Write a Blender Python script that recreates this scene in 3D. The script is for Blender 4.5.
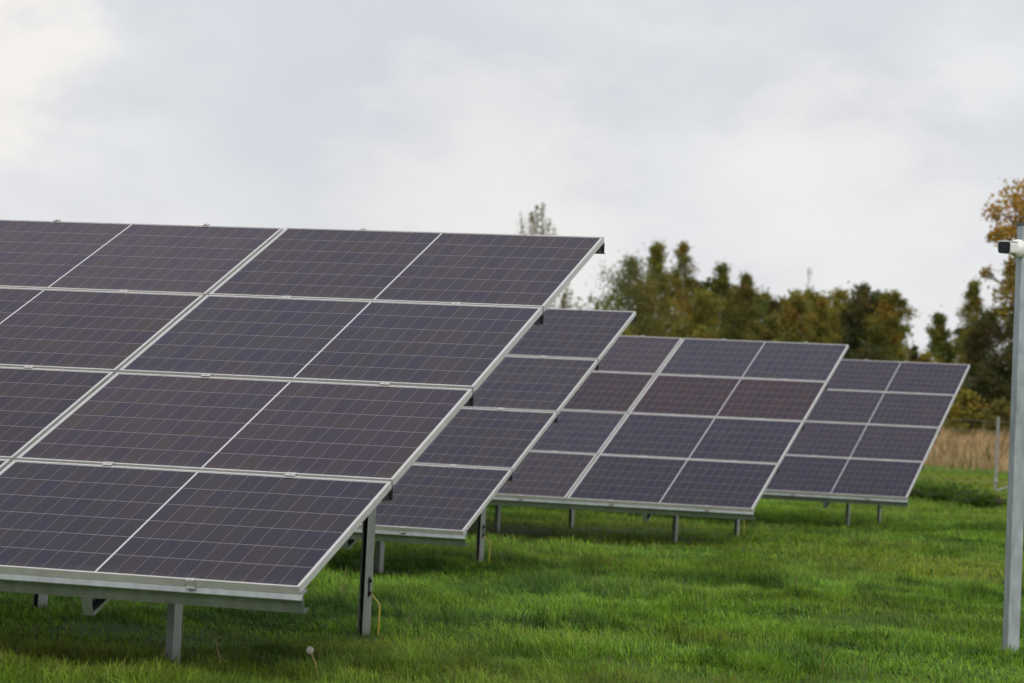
import bpy, bmesh, math, random
import numpy as np
from mathutils import Vector, Matrix

for o in list(bpy.data.objects):
    bpy.data.objects.remove(o)
scene = bpy.context.scene
C = scene.collection
R = math.radians

# ------------------------------------------------------------------ camera
CAM = np.array([4.3617, -10.7621, 1.1355])
CM = np.array([[0.9490349, -0.0393401, -0.3127060],      # columns: right, up, forward
               [0.3112624, -0.0387800, 0.9495324],
               [0.0494814, 0.9984731, 0.0245585]])
FPX = 2986.667
cd = bpy.data.cameras.new('camera')
cam = bpy.data.objects.new('camera', cd)
C.objects.link(cam)
m4 = Matrix.Identity(4)
for r_ in range(3):
    m4[r_][0], m4[r_][1], m4[r_][2], m4[r_][3] = CM[r_][0], CM[r_][1], -CM[r_][2], CAM[r_]
cam.matrix_world = m4
cd.sensor_width = 36.0
cd.lens = 105.0
cd.clip_start = 0.1
cd.clip_end = 6000
cd.dof.use_dof = True
cd.dof.focus_distance = 14.0
cd.dof.aperture_fstop = 5.6
scene.camera = cam

# ------------------------------------------------------------------ node helpers
class NT:
    def __init__(s, tree):
        s.t = tree
        s.n = tree.nodes
        s.l = tree.links
        s.n.clear()

    def new(s, kind, **kw):
        n = s.n.new(kind)
        for k, v in kw.items():
            setattr(n, k, v)
        return n

    def put(s, sock, v):
        if isinstance(v, bpy.types.NodeSocket):
            s.l.new(v, sock)
        elif v is not None:
            sock.default_value = v

    def math(s, op, a, b=None, c=None, clamp=False):
        n = s.new('ShaderNodeMath', operation=op, use_clamp=clamp)
        for i, v in enumerate((a, b, c)):
            if v is not None:
                s.put(n.inputs[i], v)
        return n.outputs[0]

    def vmath(s, op, a, b=None, scale=None):
        n = s.new('ShaderNodeVectorMath', operation=op)
        s.put(n.inputs[0], a)
        if b is not None:
            s.put(n.inputs[1], b)
        if scale is not None:
            s.put(n.inputs['Scale'], scale)
        return n.outputs['Value'] if op in ('DOT_PRODUCT', 'LENGTH', 'DISTANCE') else n.outputs[0]

    def mix(s, f, a, b, blend='MIX'):
        n = s.new('ShaderNodeMix', data_type='RGBA', blend_type=blend)
        s.put(n.inputs[0], f)
        s.put(n.inputs[6], a)
        s.put(n.inputs[7], b)
        return n.outputs[2]

    def noise(s, vec, scale, detail=3, rough=0.5, out=0):
        n = s.new('ShaderNodeTexNoise')
        s.put(n.inputs['Vector'], vec)
        n.inputs['Scale'].default_value = scale
        n.inputs['Detail'].default_value = detail
        n.inputs['Roughness'].default_value = rough
        return n.outputs[out]

    def maprange(s, v, a, b, c=0.0, d=1.0, smooth=False):
        n = s.new('ShaderNodeMapRange')
        if smooth:
            n.interpolation_type = 'SMOOTHSTEP'
        for i, x in enumerate((v, a, b, c, d)):
            s.put(n.inputs[i], x)
        return n.outputs[0]


def col(r, g, b):
    return (r, g, b, 1.0)


# ------------------------------------------------------------------ world: overcast sky
SUN_EL, SUN_AZ = R(34), R(150)        # azimuth measured from +Y towards +X
world = bpy.data.worlds.new('World')
scene.world = world
world.use_nodes = True
w = NT(world.node_tree)
out = w.new('ShaderNodeOutputWorld')
bg = w.new('ShaderNodeBackground')
w.l.new(bg.outputs[0], out.inputs[0])
sky = w.new('ShaderNodeTexSky', sky_type='NISHITA')
sky.sun_disc = False
sky.sun_elevation = SUN_EL
sky.sun_rotation = SUN_AZ
sky.dust_density = 3.0
tc = w.new('ShaderNodeTexCoord').outputs['Generated']
sp = w.new('ShaderNodeSeparateXYZ')
w.l.new(tc, sp.inputs[0])
dz = w.math('MAXIMUM', sp.outputs[2], 0.0)
plane = w.vmath('MULTIPLY', tc, (1.0, 1.0, 1.9))
n1 = w.noise(plane, 7.0, 4, 0.55)
n2 = w.noise(plane, 19.0, 4, 0.6)
nn = w.math('ADD', w.math('MULTIPLY', n1, 0.64), w.math('MULTIPLY', n2, 0.36))
f = w.maprange(nn, 0.36, 0.62, smooth=True)
cloud = w.mix(f, col(0.695, 0.71, 0.755), col(0.83, 0.84, 0.855))
# paler towards the horizon, brighter overhead as a closed cloud deck is
low = w.maprange(dz, 0.0, 0.11, 0.75, 0.0)
cloud = w.mix(low, cloud, col(0.82, 0.83, 0.85))
def patch(px, py, c0, c1):
    d = CM @ np.array([(px - 512) / FPX, (341.5 - py) / FPX, 1.0])
    d /= np.linalg.norm(d)
    dp = w.vmath('DOT_PRODUCT', tc, tuple(d))
    return w.maprange(w.math('ADD', dp, w.math('MULTIPLY', w.math('SUBTRACT', n2, 0.5), 0.0035)), c0, c1, smooth=True)
cloud = w.mix(w.math('MULTIPLY', patch(-30, 25, 0.9988, 1.0), 0.85), cloud, col(0.96, 0.92, 0.87))
cloud = w.mix(w.math('MULTIPLY', patch(345, 70, 0.9976, 1.0002), 0.58), cloud, col(0.60, 0.63, 0.70))
cloud = w.mix(w.math('MULTIPLY', patch(480, 215, 0.9980, 1.0001), 0.75), cloud, col(0.885, 0.875, 0.86))
cloud = w.mix(w.math('MULTIPLY', patch(840, 185, 0.9986, 1.0001), 0.6), cloud, col(0.90, 0.89, 0.875))
zen = w.maprange(dz, 0.15, 0.95, 1.0, 1.3)
cloud = w.vmath('SCALE', cloud, scale=w.math('MULTIPLY', zen, 10.0))
w.put(bg.inputs[0], w.mix(0.96, sky.outputs[0], cloud))
bg.inputs[1].default_value = 0.1

sd = bpy.data.lights.new('sun', 'SUN')
sd.energy = 1.4
sd.angle = R(16)
sd.color = (1.0, 0.95, 0.88)
sun = bpy.data.objects.new('sun', sd)
C.objects.link(sun)
sv = Vector((math.sin(SUN_AZ) * math.cos(SUN_EL), math.cos(SUN_AZ) * math.cos(SUN_EL), math.sin(SUN_EL)))
sun.rotation_euler = sv.to_track_quat('Z', 'Y').to_euler()
sun.location = sv * 50

vs = scene.view_settings
vs.view_transform = 'Standard'
vs.look = 'None'
vs.exposure = 0.0
vs.gamma = 1.0
vs.use_curve_mapping = False
scene.render.film_transparent = False
scene.cycles.use_denoising = True
scene.cycles.max_bounces = 8
scene.cycles.transparent_max_bounces = 8

# ------------------------------------------------------------------ placing helpers
def horizon_y(px):
    return 341.5 + FPX * CM[2][2] / CM[2][1] + (px - 512) * CM[2][0] / CM[2][1]

def along(px, dist):
    """Ground point seen in column px of the photo at a forward distance, and metres per pixel there."""
    d = CM @ np.array([(px - 512) / FPX, (341.5 - horizon_y(px)) / FPX, 1.0])
    p = CAM + d * dist
    return float(p[0]), float(p[1]), dist / FPX

def ground_at(px, py):
    d = CM @ np.array([(px - 512) / FPX, (341.5 - py) / FPX, 1.0])
    p = CAM + d * (-CAM[2] / d[2])
    return float(p[0]), float(p[1])

def tag(o, label=None, cat=None, group=None, kind=None):
    for k, v in (('label', label), ('category', cat), ('group', group), ('kind', kind)):
        if v:
            o[k] = v
    return o

def empty(name, loc, rz=0.0):
    o = bpy.data.objects.new(name, None)
    C.objects.link(o)
    o.location = loc
    o.rotation_euler.z = rz
    o.empty_display_size = 0.2
    return o

def link_mesh(name, me, mat=None, parent=None):
    o = bpy.data.objects.new(name, me)
    if mat and not me.materials:
        me.materials.append(mat)
    C.objects.link(o)
    if parent is not None:
        o.parent = parent
    return o

def obj(name, bm, mat, parent=None, smooth=False):
    me = bpy.data.meshes.new(name)
    bmesh.ops.recalc_face_normals(bm, faces=bm.faces)
    bm.to_mesh(me)
    bm.free()
    if smooth:
        for p in me.polygons:
            p.use_smooth = True
    return link_mesh(name, me, mat, parent)

def add_box(bm, lo, hi, M=None):
    r = bmesh.ops.create_cube(bm, size=1.0)
    lo, hi = Vector(lo), Vector(hi)
    for v in r['verts']:
        v.co = Vector(((v.co.x + .5) * (hi.x - lo.x) + lo.x, (v.co.y + .5) * (hi.y - lo.y) + lo.y, (v.co.z + .5) * (hi.z - lo.z) + lo.z))
        if M is not None:
            v.co = M @ v.co
    return r['verts']

def add_prism(bm, prof, axis, a, b, M=None):
    """A closed profile extruded along x or y or along its own z between a and b."""
    def put(p, t):
        if axis == 'x':
            v = Vector((t, p[0], p[1]))
        elif axis == 'y':
            v = Vector((p[0], t, p[1]))
        else:
            v = Vector((p[0], p[1], t))
        return M @ v if M is not None else v
    A = [bm.verts.new(put(p, a)) for p in prof]
    B = [bm.verts.new(put(p, b)) for p in prof]
    n = len(prof)
    for i in range(n):
        bm.faces.new((A[i], A[(i + 1) % n], B[(i + 1) % n], B[i]))
    bm.faces.new(A[::-1])
    bm.faces.new(B)

def add_tube(bm, pts, radii, seg=8, caps=True):
    rings = []
    pts = [Vector(p) for p in pts]
    for i, p in enumerate(pts):
        t = (pts[min(i + 1, len(pts) - 1)] - pts[max(i - 1, 0)]).normalized()
        a = t.orthogonal().normalized() if i == 0 else (a - t * a.dot(t)).normalized()
        b = t.cross(a)
        r = radii[i] if hasattr(radii, '__len__') else radii
        rings.append([bm.verts.new(p + (a * math.cos(2 * math.pi * k / seg) + b * math.sin(2 * math.pi * k / seg)) * r) for k in range(seg)])
    for i in range(len(rings) - 1):
        for k in range(seg):
            bm.faces.new((rings[i][k], rings[i][(k + 1) % seg], rings[i + 1][(k + 1) % seg], rings[i + 1][k]))
    if caps:
        bm.faces.new(rings[0][::-1])
        bm.faces.new(rings[-1])

def poly_mesh(name, co, faces_n, loops, colors=None):
    """Fast mesh from numpy: vertices, loop counts per face, loop vertex indices, point colours."""
    me = bpy.data.meshes.new(name)
    me.vertices.add(len(co))
    me.vertices.foreach_set('co', np.asarray(co, np.float32).ravel())
    me.loops.add(len(loops))
    me.loops.foreach_set('vertex_index', np.asarray(loops, np.int32))
    me.polygons.add(len(faces_n))
    starts = np.concatenate([[0], np.cumsum(faces_n)[:-1]]).astype(np.int32)
    me.polygons.foreach_set('loop_start', starts)
    if colors is not None:
        ca = me.color_attributes.new('Col', 'FLOAT_COLOR', 'POINT')
        c4 = np.concatenate([colors, np.ones((len(colors), 1))], 1).astype(np.float32)
        ca.data.foreach_set('color', c4.ravel())
    me.update(calc_edges=True)
    return me

# smooth value noise in numpy, 0..1
def vnoise(x, y, scale, seed):
    x = np.asarray(x) / scale + 1000.0
    y = np.asarray(y) / scale + 1000.0
    xi, yi = np.floor(x).astype(np.int64), np.floor(y).astype(np.int64)
    fx, fy = x - xi, y - yi
    fx, fy = fx * fx * (3 - 2 * fx), fy * fy * (3 - 2 * fy)
    def h(a, b):
        v = np.sin(a * 127.1 + b * 311.7 + seed * 74.7) * 43758.5453
        return v - np.floor(v)
    return (h(xi, yi) * (1 - fx) + h(xi + 1, yi) * fx) * (1 - fy) + (h(xi, yi + 1) * (1 - fx) + h(xi + 1, yi + 1) * fx) * fy

# ------------------------------------------------------------------ materials
def material(name):
    m = bpy.data.materials.new(name)
    m.use_nodes = True
    t = NT(m.node_tree)
    o = t.new('ShaderNodeOutputMaterial')
    p = t.new('ShaderNodeBsdfPrincipled')
    t.l.new(p.outputs[0], o.inputs[0])
    return m, t, p, o

def metal_mat(name, c, metallic, rough, var=0.12, scale=18.0, streak=1.0, bump=0.0):
    m, t, p, o = material(name)
    oc = t.new('ShaderNodeTexCoord').outputs['Object']
    mp = t.new('ShaderNodeMapping')
    mp.inputs['Scale'].default_value = (1, 1, streak)
    t.l.new(oc, mp.inputs[0])
    a = t.noise(mp.outputs[0], scale, 4, 0.6)
    b = t.noise(mp.outputs[0], scale * 0.13, 3, 0.6)
    v = t.math('ADD', t.math('MULTIPLY', a, 0.5), t.math('MULTIPLY', b, 0.5))
    lo = tuple(x * (1 - var) for x in c) + (1,)
    hi = tuple(min(1, x * (1 + var)) for x in c) + (1,)
    t.put(p.inputs['Base Color'], t.mix(t.maprange(v, 0.35, 0.65), lo, hi))
    p.inputs['Metallic'].default_value = metallic
    t.put(p.inputs['Roughness'], t.maprange(a, 0.3, 0.7, rough - 0.06, rough + 0.08))
    return m

ALU = metal_mat('anodised_aluminium', (0.56, 0.555, 0.54), 0.5, 0.45, 0.12, 14)
CLAMP = metal_mat('bare_aluminium', (0.52, 0.51, 0.49), 0.6, 0.42, 0.08, 40)
GALV = metal_mat('galvanised_steel', (0.32, 0.34, 0.32), 0.55, 0.5, 0.20, 30, 0.5)
GALVD = metal_mat('weathered_galvanised_steel', (0.30, 0.33, 0.32), 0.75, 0.42, 0.20, 24, 0.4)
DARK = metal_mat('purlin_shade_and_lug_black', (0.010, 0.010, 0.012), 0.0, 0.6, 0.1, 30)  # black carries the shade inside the purlin ends; the lug plate is dark
POLE = metal_mat('pole_galvanised_steel', (0.33, 0.37, 0.39), 0.3, 0.52, 0.28, 26, 0.35)

def plain(name, c, rough=0.5, var=0.1, scale=30, metallic=0.0, spec=0.5):
    m, t, p, o = material(name)
    oc = t.new('ShaderNodeTexCoord').outputs['Object']
    a = t.noise(oc, scale, 3, 0.6)
    t.put(p.inputs['Base Color'], t.mix(t.maprange(a, 0.3, 0.7), tuple(x * (1 - var) for x in c) + (1,), tuple(x * (1 + var) for x in c) + (1,)))
    p.inputs['Roughness'].default_value = rough
    p.inputs['Metallic'].default_value = metallic
    p.inputs['Specular IOR Level'].default_value = spec
    return m

WHITE = plain('white_enamel', (0.78, 0.77, 0.75), 0.35, 0.03)
LENS = plain('black_glass', (0.012, 0.013, 0.02), 0.12)
CABLE = plain('yellow_green_insulation', (0.50, 0.42, 0.06), 0.45, 0.15, 60)
PALECABLE = plain('bare_earth_lead', (0.42, 0.43, 0.36), 0.5, 0.1, 60)
CAP = plain('dark_plastic', (0.05, 0.05, 0.055), 0.5)
SEED = plain('dandelion_seed_down', (0.62, 0.60, 0.55), 0.9, 0.1, 400)
STALK = plain('dry_stalk_straw', (0.36, 0.27, 0.12), 0.8, 0.2, 60)
BARK = plain('tree_bark', (0.12, 0.10, 0.08), 0.9, 0.35, 8)
BIRCHBARK = plain('birch_bark', (0.42, 0.40, 0.36), 0.85, 0.45, 5)
FENCEWIRE = plain('fence_wire_zinc', (0.32, 0.34, 0.33), 0.5, 0.1, 30, 0.4)
FENCEPOST = plain('fence_post_grey', (0.26, 0.26, 0.26), 0.6, 0.1, 10, 0.1)

MOD_W, MOD_H, MOD_T = 1.758, 1.043, 0.031
PITCH_U, PITCH_V = 1.778, 1.063

def panel_material():
    m, t, p, o = material('solar_glass_with_cells')
    uv = t.new('ShaderNodeUVMap', uv_map='UVMap').outputs[0]
    s = t.new('ShaderNodeSeparateXYZ')
    t.l.new(uv, s.inputs[0])
    x, y = s.outputs[0], s.outputs[1]
    mid = MOD_W / 2
    ax = t.math('SUBTRACT', mid, t.math('ABSOLUTE', t.math('SUBTRACT', x, mid)))     # from the module's short edge inwards
    x0, px_ = 0.0150, (MOD_W / 2 - 0.0042 - 0.0150) / 11
    y0, py_ = 0.0135, (MOD_H - 0.027) / 6
    cx = t.math('DIVIDE', t.math('SUBTRACT', ax, x0), px_)
    cy = t.math('DIVIDE', t.math('SUBTRACT', y, y0), py_)
    def line(c, half):
        fr = t.math('FRACT', c)
        d = t.math('MINIMUM', fr, t.math('SUBTRACT', 1.0, fr))
        return t.math('LESS_THAN', d, half)
    lv = line(cx, 0.0016 / px_)
    lh = line(cy, 0.0016 / py_)
    out_x = t.math('MAXIMUM', t.math('LESS_THAN', cx, 0.0), t.math('GREATER_THAN', cx, 11.0))
    out_y = t.math('MAXIMUM', t.math('LESS_THAN', cy, 0.0), t.math('GREATER_THAN', cy, 6.0))
    border = t.math('MAXIMUM', out_x, out_y)
    bus = line(t.math('MULTIPLY', t.math('FRACT', cy), 5.0), 0.012)
    # each cell its own shade
    side = t.math('MULTIPLY', t.math('GREATER_THAN', x, mid), 40.0)
    rnd = t.new('ShaderNodeObjectInfo')
    cmb = t.new('ShaderNodeCombineXYZ')
    t.put(cmb.inputs[0], t.math('ADD', t.math('FLOOR', cx), side))
    t.put(cmb.inputs[1], t.math('FLOOR', cy))
    t.put(cmb.inputs[2], t.math('MULTIPLY', rnd.outputs['Random'], 91.0))
    wn = t.new('ShaderNodeTexWhiteNoise', noise_dimensions='3D')
    t.l.new(cmb.outputs[0], wn.inputs[0])
    c1 = t.mix(wn.outputs[0], col(0.0045, 0.0034, 0.0100), col(0.0105, 0.0075, 0.0085))
    c1 = t.mix(1.0, c1, rnd.outputs['Color'], 'MULTIPLY')
    base = t.mix(t.math('MULTIPLY', bus, 0.25), c1, col(0.08, 0.08, 0.085))
    base = t.mix(t.math('MULTIPLY', lv, 0.55), base, col(0.16, 0.15, 0.155))
    base = t.mix(t.math('MULTIPLY', lh, 0.85), base, col(0.26, 0.245, 0.255))
    base = t.mix(border, base, col(0.54, 0.54, 0.55))
    # a thin uneven film of dust
    oc = t.new('ShaderNodeTexCoord').outputs['Object']
    dust = t.maprange(t.noise(oc, 2.2, 5, 0.65), 0.35, 0.75, 0.0, 0.014)
    base = t.mix(dust, base, col(0.36, 0.33, 0.30))
    # grime gathered along the lower frame, thinning upwards in uneven runs
    run = t.noise(t.vmath('MULTIPLY', oc, (22.0, 1.6, 1.0)), 1.0, 4, 0.6)
    low = t.math('MULTIPLY', t.maprange(y, 0.012, 0.09, 1.0, 0.0, True), t.maprange(run, 0.35, 0.7, 0.01, 0.09))
    base = t.mix(low, base, col(0.30, 0.27, 0.22))
    # coated glass: the cells below, a violet anti-reflection coating on top
    coat = t.mix(0.55, col(0.785, 0.71, 0.79), t.mix(1.0, col(0.785, 0.71, 0.79), rnd.outputs['Color'], 'MULTIPLY'))
    cellt = t.mix(wn.outputs[0], col(0.91, 0.93, 1.0), col(0.985, 0.965, 0.93))
    df = t.new('ShaderNodeBsdfDiffuse')
    t.put(df.inputs[0], base)
    gl = t.new('ShaderNodeBsdfGlossy')
    t.put(gl.inputs[0], t.mix(1.0, coat, cellt, 'MULTIPLY'))
    t.put(gl.inputs['Roughness'], t.maprange(t.noise(oc, 3.0, 4, 0.6), 0.3, 0.7, 0.14, 0.24))
    fr = t.new('ShaderNodeFresnel')
    fr.inputs[0].default_value = 1.29
    mx = t.new('ShaderNodeMixShader')
    t.l.new(fr.outputs[0], mx.inputs[0])
    t.l.new(df.outputs[0], mx.inputs[1])
    t.l.new(gl.outputs[0], mx.inputs[2])
    t.l.new(mx.outputs[0], o.inputs[0])
    t.n.remove(p)
    return m
GLASS = panel_material()

def leaf_material(name, rough=0.55, trans=0.3):
    m, t, p, o = material(name)
    at = t.new('ShaderNodeAttribute', attribute_name='Col').outputs['Color']
    t.put(p.inputs['Base Color'], at)
    p.inputs['Roughness'].default_value = rough
    p.inputs['Specular IOR Level'].default_value = 0.12
    tr = t.new('ShaderNodeBsdfTranslucent')
    t.put(tr.inputs[0], t.mix(1.0, at, col(1.0, 1.0, 0.7), 'MULTIPLY'))
    mx = t.new('ShaderNodeMixShader')
    mx.inputs[0].default_value = trans
    t.l.new(p.outputs[0], mx.inputs[1])
    t.l.new(tr.outputs[0], mx.inputs[2])
    t.l.new(mx.outputs[0], o.inputs[0])
    return m
LEAF = leaf_material('leaves', 0.6, 0.5)
BLADE = leaf_material('grass_blades', 0.55, 0.45)
REED = leaf_material('dry_grass_stems', 0.7, 0.25)

# ------------------------------------------------------------------ ground
BUMPS = [(ground_at(px, py), s, h) for px, py, s, h in (
    (560, 592, 0.55, 0.05), (640, 594, 0.6, 0.045), (430, 588, 0.6, 0.04), (800, 596, 0.5, 0.04), (850, 575, 0.8, 0.05),
    (700, 575, 0.9, 0.05), (930, 492, 2.2, 0.18), (600, 625, 0.35, 0.04), (960, 545, 1.2, 0.06), (900, 605, 0.6, 0.03))]
def ground_z(x, y):
    x = np.asarray(x, float)
    y = np.asarray(y, float)
    z = (vnoise(x, y, 1.7, 3) - 0.5) * 0.04 + (vnoise(x, y, 0.7, 5) - 0.5) * 0.035
    for (bx, by), s, h in BUMPS:
        z = z + 0.45 * h * np.exp(-((x - bx) ** 2 + (y - by) ** 2) / (s * s))
    return z - 0.012

def build_ground():
    ys = np.concatenate([np.linspace(-3000, -40, 8), np.arange(-16, 40, 0.2), np.geomspace(41, 4000, 60)])
    xs = np.concatenate([-np.geomspace(4000, 26, 40), np.arange(-25, 25, 0.22), np.geomspace(26, 4000, 40)])
    X, Y = np.meshgrid(xs, ys)
    Z = ground_z(X, Y)
    co = np.stack([X, Y, Z], -1).reshape(-1, 3)
    nx, ny = len(xs), len(ys)
    i = (np.arange(ny - 1)[:, None] * nx + np.arange(nx - 1)[None, :]).ravel()
    quads = np.stack([i, i + 1, i + 1 + nx, i + nx], 1)
    me = poly_mesh('ground', co, np.full(len(quads), 4), quads.ravel())
    me.polygons.foreach_set('use_smooth', np.ones(len(quads), bool))
    m, t, p, o = material('grassy_soil')
    pos = t.new('ShaderNodeNewGeometry').outputs['Position']
    a = t.noise(pos, 0.35, 4, 0.6)
    b = t.noise(pos, 3.0, 4, 0.65)
    c = t.noise(pos, 0.06, 3, 0.5)
    green = t.mix(t.maprange(b, 0.35, 0.65), col(0.030, 0.062, 0.008), col(0.075, 0.140, 0.014))
    green = t.mix(t.maprange(a, 0.55, 0.72, 0, 0.7), green, col(0.085, 0.095, 0.025))
    green = t.mix(t.maprange(c, 0.52, 0.68, 0, 0.5), green, col(0.13, 0.105, 0.04))
    soil = t.mix(b, col(0.035, 0.026, 0.014), col(0.075, 0.055, 0.03))
    t.put(p.inputs['Base Color'], t.mix(t.maprange(t.noise(pos, 0.9, 4, 0.6), 0.58, 0.7), green, soil))
    p.inputs['Roughness'].default_value = 0.95
    p.inputs['Specular IOR Level'].default_value = 0.1
    tag(link_mesh('ground', me, m), 'gently uneven green field that the solar tables stand on', 'ground', kind='structure')
build_ground()

# ------------------------------------------------------------------ solar arrays
TILT = math.atan2(0.387473, 0.921881)
CT, ST = math.cos(TILT), math.sin(TILT)

def bar_frame_mesh():
    bm = bmesh.new()
    W, H, T, lip, wall = MOD_W, MOD_H, MOD_T, 0.0100, 0.002
    # local: x 0..W, y 0..H, z 0 is the top of the lip
    prof = lambda s: [(0, -T), (0, 0), (s * lip, 0), (s * lip, -0.002), (s * wall, -0.002), (s * wall, -T + 0.002), (s * 0.026, -T + 0.002), (s * 0.026, -T)]
    add_prism(bm, [(a, b) for a, b in prof(1)], 'x', 0.0, W)
    add_prism(bm, [(H + a, b) for a, b in prof(-1)], 'x', 0.0, W)
    add_prism(bm, [(a, b - 0.0003 if abs(b) < .001 else b + (0.0003 if b < -.025 else 0)) for a, b in prof(1)], 'y', 0.0005, H - 0.0005)
    add_prism(bm, [(W + a, b - 0.0003 if abs(b) < .001 else b + (0.0003 if b < -.025 else 0)) for a, b in prof(-1)], 'y', 0.0005, H - 0.0005)
    bmesh.ops.recalc_face_normals(bm, faces=bm.faces)
    me = bpy.data.meshes.new('panel_frame')
    bm.to_mesh(me)
    bm.free()
    me.materials.append(ALU)
    return me
FRAME_ME = bar_frame_mesh()

def laminate_mesh():
    bm = bmesh.new()
    add_box(bm, (0.0025, 0.0025, -0.0075), (MOD_W - 0.0025, MOD_H - 0.0025, -0.0026))
    uvl = bm.loops.layers.uv.new('UVMap')
    bmesh.ops.recalc_face_normals(bm, faces=bm.faces)
    for f_ in bm.faces:
        for l in f_.loops:
            l[uvl].uv = (l.vert.co.x, l.vert.co.y)
    me = bpy.data.meshes.new('solar_panel')
    bm.to_mesh(me)
    bm.free()
    me.materials.append(GLASS)
    return me
LAM_ME = laminate_mesh()

def clamp_mesh(end=False):
    bm = bmesh.new()
    if not end:
        add_box(bm, (-0.022, -0.017, 0.0006), (0.022, 0.017, 0.0028))
        add_box(bm, (-0.022, -0.007, -0.030), (0.022, 0.007, 0.001))
    else:
        add_box(bm, (-0.016, -0.015, 0.0006), (0.016, 0.007, 0.0024))
        add_box(bm, (-0.016, -0.015, -0.029), (0.016, -0.012, 0.001))
        add_box(bm, (-0.018, -0.024, -0.0305), (0.018, -0.0122, -0.027))
    r = bmesh.ops.create_cone(bm, segments=6, radius1=0.006, radius2=0.006, depth=0.004, cap_ends=True)
    for v in r['verts']:
        v.co += Vector((0, -0.006 if end else 0, 0.0042))
    bmesh.ops.recalc_face_normals(bm, faces=bm.faces)
    me = bpy.data.meshes.new('clamp')
    bm.to_mesh(me)
    bm.free()
    me.materials.append(CLAMP)
    return me
CLAMP_ME, ENDCLAMP_ME = clamp_mesh(), clamp_mesh(True)

def purlin_mesh(L, kind):
    """Profile in the upright y-z plane under the row joint, extruded along x from -L to 0.  Origin on the panel plane."""
    bm = bmesh.new()
    t_ = 0.0035
    zt = lambda y: y * ST / CT - MOD_T / CT - 0.0015          # underside of the frames
    if kind == 'front':
        # folded front beam: plumb face, top flange under the frame, bottom return
        rt = Matrix.Rotation(TILT, 4, 'X')
        y0, z0, h = -0.002, -MOD_T - 0.0015, 0.080
        prof = [(y0, z0), (y0 + 0.05, z0), (y0 + 0.05, z0 - t_), (y0 + t_, z0 - t_ - .001), (y0 + t_, z0 - h + t_),
                (y0 + 0.045, z0 - h + t_), (y0 + 0.045, z0 - h), (y0, z0 - h), (y0, z0 - 0.024), (y0 - 0.015, z0 - 0.021), (y0 - 0.015, z0 - 0.017)]
        add_prism(bm, prof, 'x', -L, 0.012, rt)
    else:
        yb = 0.008
        zw = zt(yb)
        zb = zw - 0.054
        ext = 0.022 if kind == 'top' else 0.0
        yf = yb - 0.115
        prof = [(yb, zw), (yb, zb + t_), (yb + ext, zb + t_), (yb + ext, zb), (yf, zb), (yf, zb + t_), (yb - t_, zb + t_), (yb - t_, zt(yb - t_) - t_ * .3),
                (yb - 0.045, zt(yb - 0.045) - t_), (yb - 0.045, zt(yb - 0.045))]
        if ext == 0:
            prof = [(yb, zw), (yb, zb), (yf, zb), (yf, zb + t_), (yb - t_, zb + t_), (yb - t_, zt(yb - t_) - t_), (yb - 0.045, zt(yb - 0.045) - t_), (yb - 0.045, zt(yb - 0.045))]
        add_prism(bm, prof, 'x', -L, 0.004)
        # dark infill a little inside the end, painting the shade of the hollow section
        add_prism(bm, [(yb - t_ - .0005, zb + t_ + .0005), (yb - t_ - .0005, zt(yb - t_) - t_ - .001), (yf + 0.03, zb + t_ + .0005)], 'x', -0.012, -0.008)
    return bm

def c_section(w_, d_, lip, t_):
    """C profile: web on +x side (plane y), flanges towards -x, open on -x."""
    return [(0, 0), (0, d_), (-w_, d_), (-w_, d_ - lip), (-w_ + t_, d_ - lip), (-w_ + t_, d_ - t_), (-t_, d_ - t_), (-t_, t_), (-w_ + t_, t_), (-w_ + t_, lip), (-w_, lip), (-w_, 0)]

TINTS = [(1, 1, 1), (0.93, 0.97, 1.05), (1.01, 0.97, 0.95), (0.94, 0.99, 1.07), (1.01, 0.97, 0.98)]
rnd = random.Random(4)

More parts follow.
